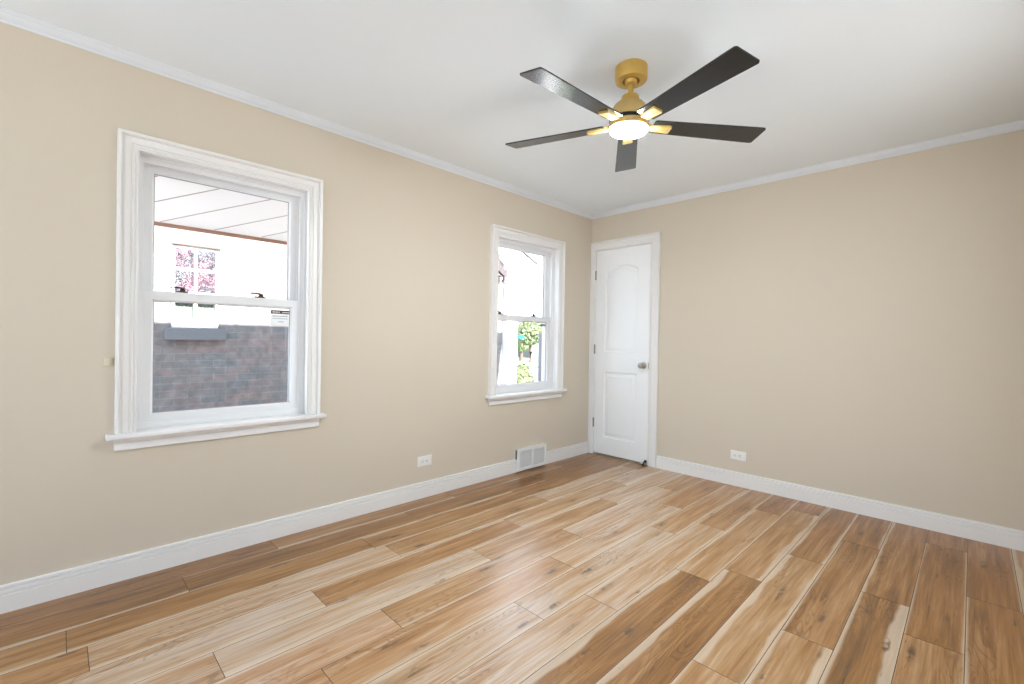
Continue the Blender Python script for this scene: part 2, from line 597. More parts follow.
def tag(o, label, cat, group=None, kind=None):
    o['label'] = label
    o['category'] = cat
    if group:
        o['group'] = group
    if kind:
        o['kind'] = kind
    return o


def thing(name, loc, label, cat, group=None, kind=None):
    o = bpy.data.objects.new(name, None)
    o.empty_display_size = 0.1
    C.objects.link(o)
    o.location = loc
    return tag(o, label, cat, group, kind)


def struct(o, label, cat):
    return tag(o, label, cat, kind='structure')


def wall_mesh(a0, a1, b0, b1, holes, h0, h1, fmap):
    """slab with rectangular holes. holes: (a0, a1, b0, b1)"""
    bm = nb()
    A = sorted({a0, a1, *[h[0] for h in holes], *[h[1] for h in holes]})
    B = sorted({b0, b1, *[h[2] for h in holes], *[h[3] for h in holes]})
    solid = {}
    for i in range(len(A) - 1):
        for j in range(len(B) - 1):
            ca, cb = (A[i] + A[i + 1]) / 2, (B[j] + B[j + 1]) / 2
            solid[i, j] = not any(h[0] < ca < h[1] and h[2] < cb < h[3] for h in holes)
    cache = {}

    def v(i, j, h):
        if (i, j, h) not in cache:
            cache[i, j, h] = bm.verts.new(fmap(A[i], B[j], h))
        return cache[i, j, h]
    for (i, j), s in solid.items():
        if not s:
            continue
        for h in (h0, h1):
            bm.faces.new((v(i, j, h), v(i + 1, j, h), v(i + 1, j + 1, h), v(i, j + 1, h)))
        for (di, dj), e in (((-1, 0), ((i, j), (i, j + 1))), ((1, 0), ((i + 1, j), (i + 1, j + 1))),
                            ((0, -1), ((i, j), (i + 1, j))), ((0, 1), ((i, j + 1), (i + 1, j + 1)))):
            if not solid.get((i + di, j + dj), False):
                (p, q) = e
                bm.faces.new((v(*p, h0), v(*q, h0), v(*q, h1), v(*p, h1)))
    return bm


def LW(a, b, h):      # left wall plane: a = y, b = z, h = out into the room
    return (h, a, b)


def BW(a, b, h):      # back wall plane: a = x, b = z, h = out into the room
    return (a, -h, b)


def RWm(a, b, h):     # right wall plane
    return (RX - h, a, b)


def RRm(a, b, h):     # rear wall plane
    return (a, RY + h, b)


# ------------------------------------------------------------------ the room
# floor: every plank laid as measured; pitch 0.172 m, boards 1.19 m long, running along the left wall
PW, PL, PX0 = 0.172, 1.19, -0.013
joints = [-3.00, -3.42, -2.62, -3.757, -3.03, -3.44, -2.877, -2.005, -2.435, -2.161, -1.635, -1.455, -2.222, -1.79,
          -1.206, -1.464, -0.90, -2.0, -0.45]
# per row: tone, hue, sap-left, sap-right for the board before the joint, after it, and the next one
look = {
    (0, -1): (0.25, .2, 0, .0), (0, 0): (0.37, .1, .0, .12), (0, 1): (0.31, .1, 0, .1), (0, 2): (0.30, .2, 0, 0),
    (1, -1): (0.29, .1, 0, .15), (1, 0): (0.28, .1, .08, .1), (1, 1): (0.31, .1, 0, .1), (1, 2): (0.31, .1, 0, 0),
    (2, -1): (0.40, .1, 0, .2), (2, 0): (0.39, .1, .12, .12), (2, 1): (0.37, .2, 0, .14), (2, 2): (0.35, .1, 0, .2),
    (3, -1): (0.54, .4, 0, 0), (3, 0): (0.76, .2, .1, .16), (3, 1): (0.58, .2, 0, .18), (3, 2): (0.74, .1, .1, .2),  # middle rows lifted in tone: part of the window sheen painted in
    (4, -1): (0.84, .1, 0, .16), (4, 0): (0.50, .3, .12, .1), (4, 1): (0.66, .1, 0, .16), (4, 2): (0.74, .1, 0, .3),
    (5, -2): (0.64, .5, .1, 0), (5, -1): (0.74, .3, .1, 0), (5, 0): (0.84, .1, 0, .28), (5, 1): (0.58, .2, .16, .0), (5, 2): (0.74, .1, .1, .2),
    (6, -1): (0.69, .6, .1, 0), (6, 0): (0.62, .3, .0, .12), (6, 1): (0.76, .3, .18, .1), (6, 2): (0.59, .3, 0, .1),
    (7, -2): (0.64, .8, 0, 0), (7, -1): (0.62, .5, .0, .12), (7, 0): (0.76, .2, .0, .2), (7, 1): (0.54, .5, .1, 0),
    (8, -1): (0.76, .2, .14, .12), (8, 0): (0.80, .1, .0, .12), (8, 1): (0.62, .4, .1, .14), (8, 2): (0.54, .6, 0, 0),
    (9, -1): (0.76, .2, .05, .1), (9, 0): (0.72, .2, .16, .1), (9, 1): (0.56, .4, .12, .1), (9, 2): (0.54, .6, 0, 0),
    (10, -1): (0.34, .1, .24, .0), (10, 0): (0.60, .2, .12, .08), (10, 1): (0.38, .6, .0, .12),
    (11, -2): (0.40, .2, 0, 0), (11, -1): (0.37, .1, .24, .0), (11, 0): (0.56, .2, .0, .22), (11, 1): (0.36, .6, 0, .1),
    (12, -1): (0.62, .2, .1, .0), (12, 0): (0.58, .1, .22, .16), (12, 1): (0.34, .4, .14, .12),
    (13, -1): (0.58, .2, .14, .20), (13, 0): (0.40, .3, .08, .0), (13, 1): (0.36, .5, 0, .1),
    (14, -2): (0.40, .2, 0, 0), (14, -1): (0.30, .1, .10, .34), (14, 0): (0.36, .3, .12, .0),
    (15, -1): (0.50, .2, .0, .06), (15, 0): (0.34, .4, .06, .06), (15, 1): (0.34, .5, 0, 0),
    (16, -2): (0.34, .4, .05, 0), (16, -1): (0.34, .4, .08, 0), (16, 0): (0.36, .5, 0, .06),
}
rng = random.Random(11)
bm = nb()
uvl = bm.loops.layers.uv.new('plank_uv')
cl = bm.loops.layers.float_color.new('plank')
sl = bm.loops.layers.float_color.new('sapwood')
for r in range(19):
    xa, xb = max(PX0 + r * PW, 0.0), min(PX0 + (r + 1) * PW, RX)
    if xb <= xa:
        continue
    k = -4
    while True:
        ya, yb = joints[r] + k * PL, joints[r] + (k + 1) * PL
        kk, k = k, k + 1
        if ya > 0.0:
            break
        if yb < RY:
            continue
        ya, yb = max(ya, RY), min(yb, 0.0)
        seed = rng.random()
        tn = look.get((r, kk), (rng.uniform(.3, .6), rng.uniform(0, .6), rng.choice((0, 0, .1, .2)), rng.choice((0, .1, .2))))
        g = 0.0011
        T = [(xa + g, ya + g), (xb - g, ya + g), (xb - g, yb - g), (xa + g, yb - g)]
        O = [(xa, ya), (xb, ya), (xb, yb), (xa, yb)]
        tv = [bm.verts.new((x, y, 0.0)) for x, y in T]
        ov = [bm.verts.new((x, y, -0.0012)) for x, y in O]
        fs = [bm.faces.new(tv)] + [bm.faces.new((ov[i], ov[(i + 1) % 4], tv[(i + 1) % 4], tv[i])) for i in range(4)]
        for n, f in enumerate(fs):
            f.material_index = 0 if n == 0 else 1
            for lp in f.loops:
                c = lp.vert.co
                lp[uvl].uv = ((c.x - (PX0 + r * PW)) / PW, c.y)
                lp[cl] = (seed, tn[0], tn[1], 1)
                lp[sl] = (tn[2] * 0.7, tn[3] * 0.7, 0, 1)
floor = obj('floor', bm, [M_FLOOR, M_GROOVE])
struct(floor, 'oak plank floor with pale sapwood streaks and dark knots', 'floor')

bm = nb()
box(bm, -0.2, RX + 0.2, RY - 0.2, 0.2, H, H + 0.15)
struct(obj('ceiling', bm, M_CEIL), 'flat white painted ceiling', 'ceiling')

WIN_HALF, WZ0, WZ1 = 0.405, 0.655, 1.99
holes = [(wc - WIN_HALF, wc + WIN_HALF, WZ0, WZ1) for wc in (W1C, W2C)]
struct(obj('wall_left', wall_mesh(RY - 0.2, 0.2, -0.0, H, holes, 0.0, -0.2, LW), M_WALL), 'beige painted wall with two windows', 'wall')
DX0, DX1, DZ1 = 0.050, 0.664, 2.042
struct(obj('wall_back', wall_mesh(0.0, RX, 0.0, H, [(DX0, DX1, 0.0, DZ1)], 0.0, -0.12, BW), M_WALL), 'beige painted wall with the white door', 'wall')
struct(obj('wall_right', wall_mesh(RY, 0.2, 0.0, H, [(a, b, SZ0, SZ1) for a, b in SIDE_FILL_WINDOWS], 0.0, -0.15, RWm), M_WALL), 'beige painted wall right of the camera', 'wall')
rh = [(a, b, RZ0, RZ1) for a, b in REAR_FILL_WINDOWS]
struct(obj('wall_rear', wall_mesh(0.0, RX, 0.0, H, rh, 0.0, -0.2, RRm), M_WALL), 'beige painted wall behind the camera', 'wall')
bm = nb()
box(bm, DX0, DX1, 0.12, 0.16, -0.02, DZ1)
box(bm, DX0 + 0.001, DX1 - 0.001, 0.0005, 0.12, -0.02, -0.001)
struct(obj('wall_closet', bm, M_WALL), 'closet wall behind the white door', 'wall')

# baseboards
BP = [(0, 0), (0.0, 0.0155), (0.070, 0.0155), (0.0715, 0.0105), (0.0755, 0.0095), (0.0775, 0.0145), (0.082, 0.0150), (0.093, 0.0140), (0.0945, 0.0050), (0.0985, 0.0040),
      (0.1005, 0.0115), (0.108, 0.0105), (0.111, 0.005), (0.111, 0)]


def moulding(name, a0, a1, prof, plane, label, cat, m=M_TRIM):
    """straight run: prof = (z, height)"""
    bm = nb()
    A = [bm.verts.new(plane(a0, z, h)) for z, h in prof]
    B = [bm.verts.new(plane(a1, z, h)) for z, h in prof]
    n = len(prof)
    for i in range(n):
        bm.faces.new((A[i], A[(i + 1) % n], B[(i + 1) % n], B[i]))
    bm.faces.new(A)
    bm.faces.new(B)
    return struct(obj(name, bm, m), label, cat)


moulding('baseboard_left', RY, -0.022, BP, LW, 'white moulded baseboard under the two windows', 'baseboard')
moulding('baseboard_back', 0.7505, RX, BP, BW, 'white moulded baseboard right of the door', 'baseboard')
moulding('baseboard_right', RY, -0.016, BP, RWm, 'white moulded baseboard along the right wall', 'baseboard')
moulding('baseboard_rear', 0.016, RX - 0.016, BP, RRm, 'white moulded baseboard behind the camera', 'baseboard')
CP = [(H, 0), (2.360, 0), (2.360, 0.007), (2.363, 0.009), (2.366, 0.009), (2.369, 0.013), (2.375, 0.022), (2.383, 0.030), (2.389, 0.033),
      (2.390, 0.037), (2.394, 0.039), (2.397, 0.043), (H, 0.043)]
moulding('trim_1', RY, 0.0, CP, LW, 'small white crown moulding over the window wall', 'moulding', M_CROWN)
moulding('trim_2', 0.0, RX, CP, BW, 'small white crown moulding over the door wall', 'moulding', M_CROWN)
moulding('trim_3', RY, 0.0, CP, RWm, 'small white crown moulding over the right wall', 'moulding', M_CROWN)
moulding('trim_4', 0.0, RX, CP, RRm, 'small white crown moulding behind the camera', 'moulding', M_CROWN)

# ------------------------------------------------------------------ double-hung windows
CASING = [(0.0, 0.0), (0.0, 0.028), (0.003, 0.031), (0.012, 0.031), (0.015, 0.028), (0.0165, 0.018), (0.0185, 0.013), (0.022, 0.0125), (0.026, 0.0165),
          (0.031, 0.0175), (0.048, 0.0160), (0.0505, 0.0115), (0.0535, 0.0110), (0.0565, 0.0150), (0.062, 0.0155), (0.0655, 0.0120), (0.0675, 0.0120),
          (0.0695, 0.0175), (0.0725, 0.0195), (0.0755, 0.0185), (0.078, 0.0145), (0.078, 0.0)]


def rect(y0, y1, z0, z1):
    return [(y0, z0), (y0, z1), (y1, z1), (y1, z0)]


def window(idx, wc, label, locks, stickers):
    root = thing('window_%d' % idx, (0, wc, 0.674), label, 'window', kind='structure')
    ya, yb = wc - 0.4605, wc + 0.4605
    # casing on three sides
    bm = nb()
    sweep(bm, [(ya, 0.676), (ya, 2.052), (yb, 2.052), (yb, 0.676)], CASING, False, LW)
    part('casing', bm, M_TRIM, root, 35)
    # stool and apron
    bm = nb()
    box(bm, -0.07, 0.052, ya - 0.031, yb + 0.031, 0.653, 0.676, 0.005, seg=3)
    part('stool', bm, M_TRIM, root, 35)
    bm = nb()
    ap = [(0.653, 0.0), (0.653, 0.020), (0.640, 0.0195), (0.633, 0.017), (0.629, 0.0135), (0.625, 0.0145), (0.612, 0.0135), (0.606, 0.015), (0.600, 0.0145),
          (0.597, 0.012), (0.597, 0.0)]
    A = [bm.verts.new((h, ya, z)) for z, h in ap]
    B = [bm.verts.new((h, yb, z)) for z, h in ap]
    for i in range(len(ap)):
        j = (i + 1) % len(ap)
        bm.faces.new((A[i], A[j], B[j], B[i]))
    bm.faces.new(A)
    bm.faces.new(B)
    part('apron', bm, M_TRIM, root, 35)
    # extension jamb lining the opening
    hy = 0.397
    bm = nb()
    sweep(bm, [(wc - hy - 0.007, 0.676), (wc - hy - 0.007, 1.9895), (wc + hy + 0.007, 1.9895), (wc + hy + 0.007, 0.676)],
          [(0.0, 0.0), (0.009, 0.0), (0.009, -0.055), (0.0, -0.055)], False, LW)
    part('jamb', bm, M_TRIM, root)
    # vinyl master frame with stops
    bm = nb()
    fp = [(0.0, -0.045), (0.012, -0.045), (0.014, -0.049), (0.034, -0.050), (0.036, -0.052), (0.036, -0.062), (0.028, -0.064), (0.028, -0.088),
          (0.036, -0.090), (0.036, -0.098), (0.028, -0.10), (0.028, -0.13), (0.036, -0.132), (0.036, -0.155), (0.0, -0.155)]
    sweep(bm, rect(wc - hy + 0.002, wc + hy - 0.002, 0.672, 1.982), fp, True, LW)
    fr = part('frame', bm, M_VINYL, root, 35)
    # sashes
    def sash(name, y0, y1, z0, z1, xf, st, top, bot):
        """front face at xf; st stile width; top / bottom rail heights"""
        bm = nb()
        d = 0.032
        hy0, hy1, hz0, hz1 = y0 + st, y1 - st, z0 + bot, z1 - top
        pts_o = rect(y0, y1, z0, z1)
        pts_i = rect(hy0, hy1, hz0, hz1)
        lay = [(pts_o, xf - d), (pts_o, xf - 0.002), (rect(y0 + 0.002, y1 - 0.002, z0 + 0.002, z1 - 0.002), xf),
               (rect(hy0 - 0.008, hy1 + 0.008, hz0 - 0.008, hz1 + 0.008), xf), (rect(hy0 - 0.006, hy1 + 0.006, hz0 - 0.006, hz1 + 0.006), xf - 0.003),
               (rect(hy0 - 0.001, hy1 + 0.001, hz0 - 0.001, hz1 + 0.001), xf - 0.008), (pts_i, xf - 0.010), (pts_i, xf - d)]
        rg = [[bm.verts.new((x, a, b)) for a, b in p] for p, x in lay]
        for a, b in zip(rg, rg[1:] + rg[:1]):
            for k in range(4):
                bm.faces.new((a[k], a[(k + 1) % 4], b[(k + 1) % 4], b[k]))
        s = part(name, bm, M_VINYL, root)
        bm = nb()
        box(bm, xf - 0.022, xf - 0.018, hy0 - 0.004, hy1 + 0.004, hz0 - 0.004, hz1 + 0.004)
        part('glass_pane', bm, M_GLASS, s, label='clear glass pane')
        bm = nb()
        g = 0.0025
        lay = [(pts_i, xf - 0.0105), (rect(hy0 + g, hy1 - g, hz0 + g, hz1 - g), xf - 0.0105), (rect(hy0 + g, hy1 - g, hz0 + g, hz1 - g), xf - 0.0175), (pts_i, xf - 0.0175)]
        rg = [[bm.verts.new((x, a, b)) for a, b in p] for p, x in lay]
        for a, b in zip(rg, rg[1:] + rg[:1]):
            for k in range(4):
                bm.faces.new((a[k], a[(k + 1) % 4], b[(k + 1) % 4], b[k]))
        part('glazing_gasket', bm, M_GASKET, s, label='thin grey glazing strip')
        return s
    us = sash('upper_sash', wc - 0.366, wc + 0.366, 1.295, 1.953, -0.094, 0.052, 0.036, 0.04)
    ls = sash('lower_sash', wc - 0.362, wc + 0.362, 0.702, 1.341, -0.056, 0.046, 0.050, 0.045)
    # bottom sill of the frame
    # locks on the meeting rail
    for ly in locks:
        bm = nb()
        y = ly
        box(bm, -0.086, -0.060, y - 0.028, y + 0.028, 1.341, 1.348, 0.002)
        lathe(bm, [(0.012, 0), (0.012, 0.010), (0.009, 0.013)], 20, Matrix.Translation((-0.073, y + 0.004, 1.348)))
        prism(bm, [(y + 0.012, 1.358), (y + 0.012, 1.364), (y - 0.018, 1.370), (y - 0.046, 1.368), (y - 0.048, 1.362), (y - 0.020, 1.362)], LW, -0.080, -0.066)
        part('sash_lock', bm, M_BRONZE, ls, 40, label='dark bronze sash lock')
    # stickers
    if stickers == 'full':
        y1 = wc + 0.312
        bm = nb()
        box(bm, -0.0735, -0.0725, y1 - 0.098, y1 + 0.004, 1.257, 1.278)
        for k in range(5):
            box(bm, -0.0724, -0.0720, y1 - 0.088 + k * 0.008, y1 - 0.083 + k * 0.008, 1.264, 1.271, mi=1)
        for k in range(6):
            box(bm, -0.0724, -0.0720, y1 - 0.036 + k * 0.006, y1 - 0.032 + k * 0.006, 1.264, 1.270, mi=1)
        part('brand_sticker', bm, [M_STICK_K, M_STICK_W], ls, label='black strip sticker')
        bm = nb()
        box(bm, -0.0735, -0.0725, y1 - 0.098, y1, 1.190, 1.255)
        box(bm, -0.0724, -0.0720, y1 - 0.090, y1 - 0.006, 1.243, 1.247, mi=1)
        for k in range(7):
            box(bm, -0.0724, -0.0720, y1 - 0.088 + k * 0.012, y1 - 0.080 + k * 0.012, 1.228, 1.233, mi=1)
        for k in range(3):
            box(bm, -0.0724, -0.0720, y1 - 0.058 + k * 0.010, y1 - 0.051 + k * 0.010, 1.210, 1.215, mi=1)
        part('rating_sticker', bm, [M_STICK_W, M_INK], ls, label='white sticker with grey print')
    else:
        y1 = wc + 0.312
        bm = nb()
        box(bm, -0.0735, -0.0725, y1 - 0.075, y1 - 0.004, 1.258, 1.277)
        for k in range(5):
            box(bm, -0.0724, -0.0720, y1 - 0.066 + k * 0.011, y1 - 0.060 + k * 0.011, 1.264, 1.271, mi=1)
        part('brand_sticker', bm, [M_STICK_K, M_STICK_W], ls, label='black strip sticker')
    bm = nb()
    yc = wc + (0.02 if idx == 1 else 0.0)
    box(bm, -0.0565, -0.055, yc - 0.022, yc + 0.024, 1.956, 1.968, 0.0)
    for k in range(4):
        box(bm, -0.0552, -0.0548, yc - 0.016 + k * 0.010, yc - 0.010 + k * 0.010, 1.961, 1.964, mi=1)
    part('frame_label', bm, [M_STICK_W, M_STICK_K], fr, label='small printed label')
    return root


window(1, W1C, 'white double-hung window with stickers, brick wall and awning outside', (-3.397, -3.037), 'full')
window(2, W2C, 'white double-hung window near the door corner, porch column and street outside', (-1.20, -0.777), 'short')

for i, (a, b, q0, q1, pln) in enumerate([(*w, RZ0, RZ1, RRm) for w in REAR_FILL_WINDOWS] + [(*w, SZ0, SZ1, RWm) for w in SIDE_FILL_WINDOWS]):  # added unseen windows, sized for the fill light they admit
    root = thing('window_%d' % (i + 3), pln((a + b) / 2, q0, 0), 'added white framed window out of view, lets fill light in', 'window', 'added fill windows', 'structure')
    bm = nb()
    sweep(bm, [(a - 0.06, q0 - 0.06), (a - 0.06, q1 + 0.06), (b + 0.06, q1 + 0.06), (b + 0.06, q0 - 0.06)], CASING, True, pln)
    part('casing', bm, M_TRIM, root, 35)
    bm = nb()
    sweep(bm, [(a, q0), (a, q1), (b, q1), (b, q0)], [(0, -0.05), (0.04, -0.05), (0.04, -0.1), (0, -0.1)], True, pln)
    part('frame', bm, M_VINYL, root)

# ------------------------------------------------------------------ door
root = thing('door_1', (0.357, 0, 0), 'white two-panel closet door with arched top panel', 'door', kind='structure')
DC = [(0.0, 0.0), (0.0, 0.020), (0.003, 0.023), (0.012, 0.023), (0.015, 0.020), (0.0165, 0.0145), (0.020, 0.0125), (0.026, 0.0155), (0.044, 0.0145),
      (0.047, 0.0115), (0.051, 0.0135), (0.056, 0.0135), (0.060, 0.0105), (0.069, 0.0100), (0.072, 0.0125), (0.076, 0.0115), (0.078, 0.009), (0.078, 0.0)]
bm = nb()
# the left leg is scribed against the side wall, so it is a little narrower
sweep(bm, [(-0.016, 0.0), (-0.016, 2.118), (0.748, 2.118), (0.748, 0.0)], DC, False, BW)
bmesh.ops.bisect_plane(bm, geom=bm.verts[:] + bm.edges[:] + bm.faces[:], plane_co=(0.0005, 0, 0), plane_no=(-1, 0, 0), clear_outer=True)
part('door_casing', bm, M_TRIM, root, 35)
bm = nb()
sweep(bm, [(DX0 + 0.0004, 0.0), (DX0 + 0.0004, DZ1 - 0.0004), (DX1 - 0.0004, DZ1 - 0.0004), (DX1 - 0.0004, 0.0)], [(0, 0.0), (0.009, 0.0), (0.009, -0.042), (0.02, -0.042), (0.02, -0.11), (0, -0.11)], False, BW)
part('jamb', bm, M_TRIM, root)
sx0, sx1, sz0, sz1, sf = 0.0625, 0.6515, 0.014, 2.028, -0.004


def arch_panel(x0, x1, z0, z1, rise, n=14):
    pts = [(x0, z0), (x0, z1 - rise)]
    if rise > 0:
        w = x1 - x0
        R = (w * w / 4 + rise * rise) / (2 * rise)
        cx, cz = (x0 + x1) / 2, z1 - R
        a0 = math.atan2((z1 - rise) - cz, x0 - cx)
        a1 = math.atan2((z1 - rise) - cz, x1 - cx)
        for k in range(1, n):
            a = a0 + (a1 - a0) * k / n
            pts.append((cx + R * math.cos(a), cz + R * math.sin(a)))
    pts += [(x1, z1 - rise), (x1, z0)]
    return pts


bm = nb()
panels = [arch_panel(0.165, 0.532, 1.022, 1.872, 0.055), arch_panel(0.165, 0.532, 0.178, 0.832, 0.0)]
outer = [(sx0, sz0), (sx0, sz1), (sx1, sz1), (sx1, sz0)]
PP = [(0.0, sf), (0.004, sf - 0.001), (0.009, sf - 0.0100), (0.016, sf - 0.0125), (0.024, sf - 0.0120), (0.042, sf - 0.0040), (0.047, sf - 0.0025), (0.052, sf - 0.0025)]
edges = []
ov = [bm.verts.new(BW(a, b, sf)) for a, b in outer]
edges += [bm.edges.new((ov[i], ov[(i + 1) % 4])) for i in range(4)]
for pth in panels:
    rg = sweep(bm, pth, PP, True, BW, caps=False)
    first = [r[0] for r in rg]
    last = [r[-1] for r in rg]
    for i in range(len(first)):
        edges.append(bm.edges.get((first[i], first[(i + 1) % len(first)])))
    bm.faces.new(last)
bmesh.ops.triangle_fill(bm, use_beauty=True, use_dissolve=False, edges=edges)
bv = [bm.verts.new(BW(a, b, -0.039)) for a, b in outer]
for i in range(4):
    bm.faces.new((ov[i], ov[(i + 1) % 4], bv[(i + 1) % 4], bv[i]))
bm.faces.new(bv)
slab = part('door_slab', bm, M_DOOR, root, 30)
bm = nb()
rx = Matrix.Translation((0.600, -sf, 0.912)) @ Matrix.Rotation(PI / 2, 4, 'X')
lathe(bm, [(0.031, 0.0), (0.031, 0.004), (0.027, 0.009), (0.014, 0.012), (0.011, 0.018), (0.011, 0.030), (0.016, 0.036), (0.024, 0.042), (0.0275, 0.052), (0.0265, 0.062), (0.021, 0.070), (0.010, 0.073), (0, 0.0735)], 32, rx)
part('knob', bm, M_NICKEL, slab, 40, 'satin nickel round door knob')
bm = nb()
box(bm, 0.6475, 0.6535, -0.004, 0.0, 0.885, 0.94, 0.0015)
part('latch_plate', bm, M_NICKEL, slab, label='nickel latch plate')
for hz in (1.785, 1.048, 0.315):
    bm = nb()
    for k in range(3):
        lathe(bm, [(0.0055, 0), (0.0068, 0.0015), (0.0068, 0.0275), (0.0055, 0.029)], 14, Matrix.Translation((0.0605, -0.0075, hz - 0.045 + k * 0.030)))
    lathe(bm, [(0.004, 0), (0.005, 0.003), (0.0, 0.006)], 12, Matrix.Translation((0.0605, -0.0075, hz + 0.045)))
    box(bm, 0.055, 0.0655, -0.0035, -0.0005, hz - 0.045, hz + 0.045)
    part('hinge', bm, M_HINGE, slab, 40, 'aged nickel butt hinge')

# ------------------------------------------------------------------ ceiling fan
FX, FY = 1.607, -1.967
fan = thing('ceiling_fan', (FX, FY, H), 'gold and black five-blade ceiling fan with lit round light', 'ceiling fan')
bm = nb()
lathe(bm, [(0.070, 2.400), (0.073, 2.397), (0.073, 2.343), (0.070, 2.337), (0.066, 2.335), (0.040, 2.334), (0.036, 2.337), (0.034, 2.345)], 64, Matrix.Translation((FX, FY, 0)))
part('canopy', bm, M_BRASS, fan, 35)
wv = Vector((0.046, -0.012, 1.0)).normalized()
uvv = Vector((0, 1, 0)).cross(wv).normalized()
vvv = wv.cross(uvv)
PIV = Vector((FX, FY, 2.335))
TILT = Matrix((uvv, vvv, wv)).transposed().to_4x4()
TILT = Matrix.Translation(PIV) @ TILT @ Matrix.Translation((0, 0, -2.335))     # local: axis at x = y = 0, z as room heights


def fan_lathe(name, prof, m, seg=64, sm=35, parent=fan, label=None):
    bm = nb()
    lathe(bm, prof, seg, TILT)
    return part(name, bm, m, parent, sm, label)


fan_lathe('hanger_ball', [(0.012, 2.362), (0.026, 2.352), (0.031, 2.338), (0.027, 2.324), (0.016, 2.316)], M_BRASS, 32)
fan_lathe('downrod', [(0.0125, 2.345), (0.0125, 2.25)], M_BRASS, 24)
fan_lathe('coupling_cover', [(0.0125, 2.272), (0.036, 2.270), (0.039, 2.266), (0.040, 2.246), (0.044, 2.240)], M_BRASS, 40)
fan_lathe('motor_housing', [(0.030, 2.246), (0.046, 2.2435), (0.058, 2.237), (0.071, 2.225), (0.081, 2.208), (0.087, 2.188), (0.089, 2.170), (0.089, 2.163), (0.06, 2.162)], M_BRASS_L)
fan_lathe('trim_ring', [(0.06, 2.1625), (0.088, 2.1625), (0.091, 2.160), (0.091, 2.149), (0.087, 2.146), (0.06, 2.146)], M_BLACK)
fan_lathe('light_housing', [(0.06, 2.1465), (0.088, 2.1465), (0.090, 2.144), (0.090, 2.122), (0.088, 2.120), (0.084, 2.120)], M_BRASS_L)
fan_lathe('light_diffuser', [(0.083, 2.123), (0.085, 2.119), (0.084, 2.110), (0.077, 2.103), (0.052, 2.099), (0.026, 2.0975), (0, 2.097)], M_LED, label='glowing round white light diffuser')
PH, RT, PS = -0.370, 0.639, -0.165
zb = 2.137
for i in range(5):
    a = PH + i * 2 * PI / 5
    ca, sa = math.cos(a), math.sin(a)

    def bl(r, t, dz):      # radius, tangential, offset from the blade plane
        return TILT @ Vector((r * ca - t * sa, r * sa + t * ca, zb + t * PS + dz))
    bm = nb()
    ol = [(0.112, -0.040), (0.118, -0.046), (0.60, -0.0595), (0.631, -0.0600), (RT, -0.054), (RT, 0.054), (0.631, 0.0600), (0.60, 0.0595), (0.118, 0.046), (0.112, 0.040)]
    lo = [bm.verts.new(bl(r, t, 0.0)) for r, t in ol]
    hi = [bm.verts.new(bl(r, t, 0.006)) for r, t in ol]
    bm.faces.new(lo)
    bm.faces.new(hi)
    for k in range(len(ol)):
        bm.faces.new((lo[k], lo[(k + 1) % len(ol)], hi[(k + 1) % len(ol)], hi[k]))
    b = part('blade', bm, M_BLADE, fan)
    bm = nb()
    il = [(0.082, -0.016), (0.110, -0.017), (0.192, -0.025), (0.199, -0.021), (0.199, 0.021), (0.192, 0.025), (0.110, 0.017), (0.082, 0.016)]
    lo = [bm.verts.new(bl(r, t, -0.010 if r > 0.1 else 0.004)) for r, t in il]
    hi = [bm.verts.new(bl(r, t, -0.0005 if r > 0.1 else 0.012)) for r, t in il]
    bm.faces.new(lo)
    bm.faces.new(hi)
    for k in range(len(il)):
        bm.faces.new((lo[k], lo[(k + 1) % len(il)], hi[(k + 1) % len(il)], hi[k]))
    part('blade_bracket', bm, M_BRASS_L, b, label='gold blade bracket')


# ------------------------------------------------------------------ wall outlets (set sideways)
def outlet(a, b, plane, loc, label):
    root = thing('wall_outlet', loc, label, 'outlet', 'wall outlets')
    bm = nb()
    pl = [(a - 0.0585, b - 0.036), (a - 0.0585, b + 0.036), (a + 0.0585, b + 0.036), (a + 0.0585, b - 0.036)]
    lay = [(0.0, 0.0), (0.0, 0.0025), (0.003, 0.0055), (0.006, 0.006)]
    rg = sweep(bm, pl, lay, True, plane, caps=False)
    bm.faces.new([r[-1] for r in rg])
    bm.faces.new([r[0] for r in rg])
    part('cover_plate', bm, M_OUTLET, root, 40)
    for s in (-1, 1):
        c = a + s * 0.0195
        bm = nb()
        pts = [(c + 0.0165 * math.cos(t) * (1 if abs(math.cos(t)) < 0.8 else 0.92), b + 0.0145 * math.sin(t)) for t in [2 * PI * k / 24 for k in range(24)]]
        prism(bm, pts, plane, 0.0055, 0.0085)
        r = part('receptacle', bm, M_OUTLET, root)
        bm = nb()
        for dz in (-0.006, 0.006):
            prism(bm, [(c - 0.004, b + dz - 0.0011), (c + 0.005, b + dz - 0.0011), (c + 0.005, b + dz + 0.0011), (c - 0.004, b + dz + 0.0011)], plane, 0.0080, 0.0088)
        prism(bm, [(c - 0.010 + 0.0028 * math.cos(2 * PI * k / 10), b + 0.0028 * math.sin(2 * PI * k / 10)) for k in range(10)], plane, 0.0080, 0.0088)
        part('slots', bm, M_SLOT, r, label='dark outlet slots')
    bm = nb()
    prism(bm, [(a + 0.003 * math.cos(2 * PI * k / 12), b + 0.003 * math.sin(2 * PI * k / 12)) for k in range(12)], plane, 0.0055, 0.0072)
    part('screw', bm, M_NICKEL, root)
    return root


outlet(-1.976, 0.258, LW, (0, -1.976, 0.222), 'white outlet plate on the window wall, left of the floor vent')
outlet(1.442, 0.240, BW, (1.442, 0, 0.204), 'white outlet plate on the wall right of the door')

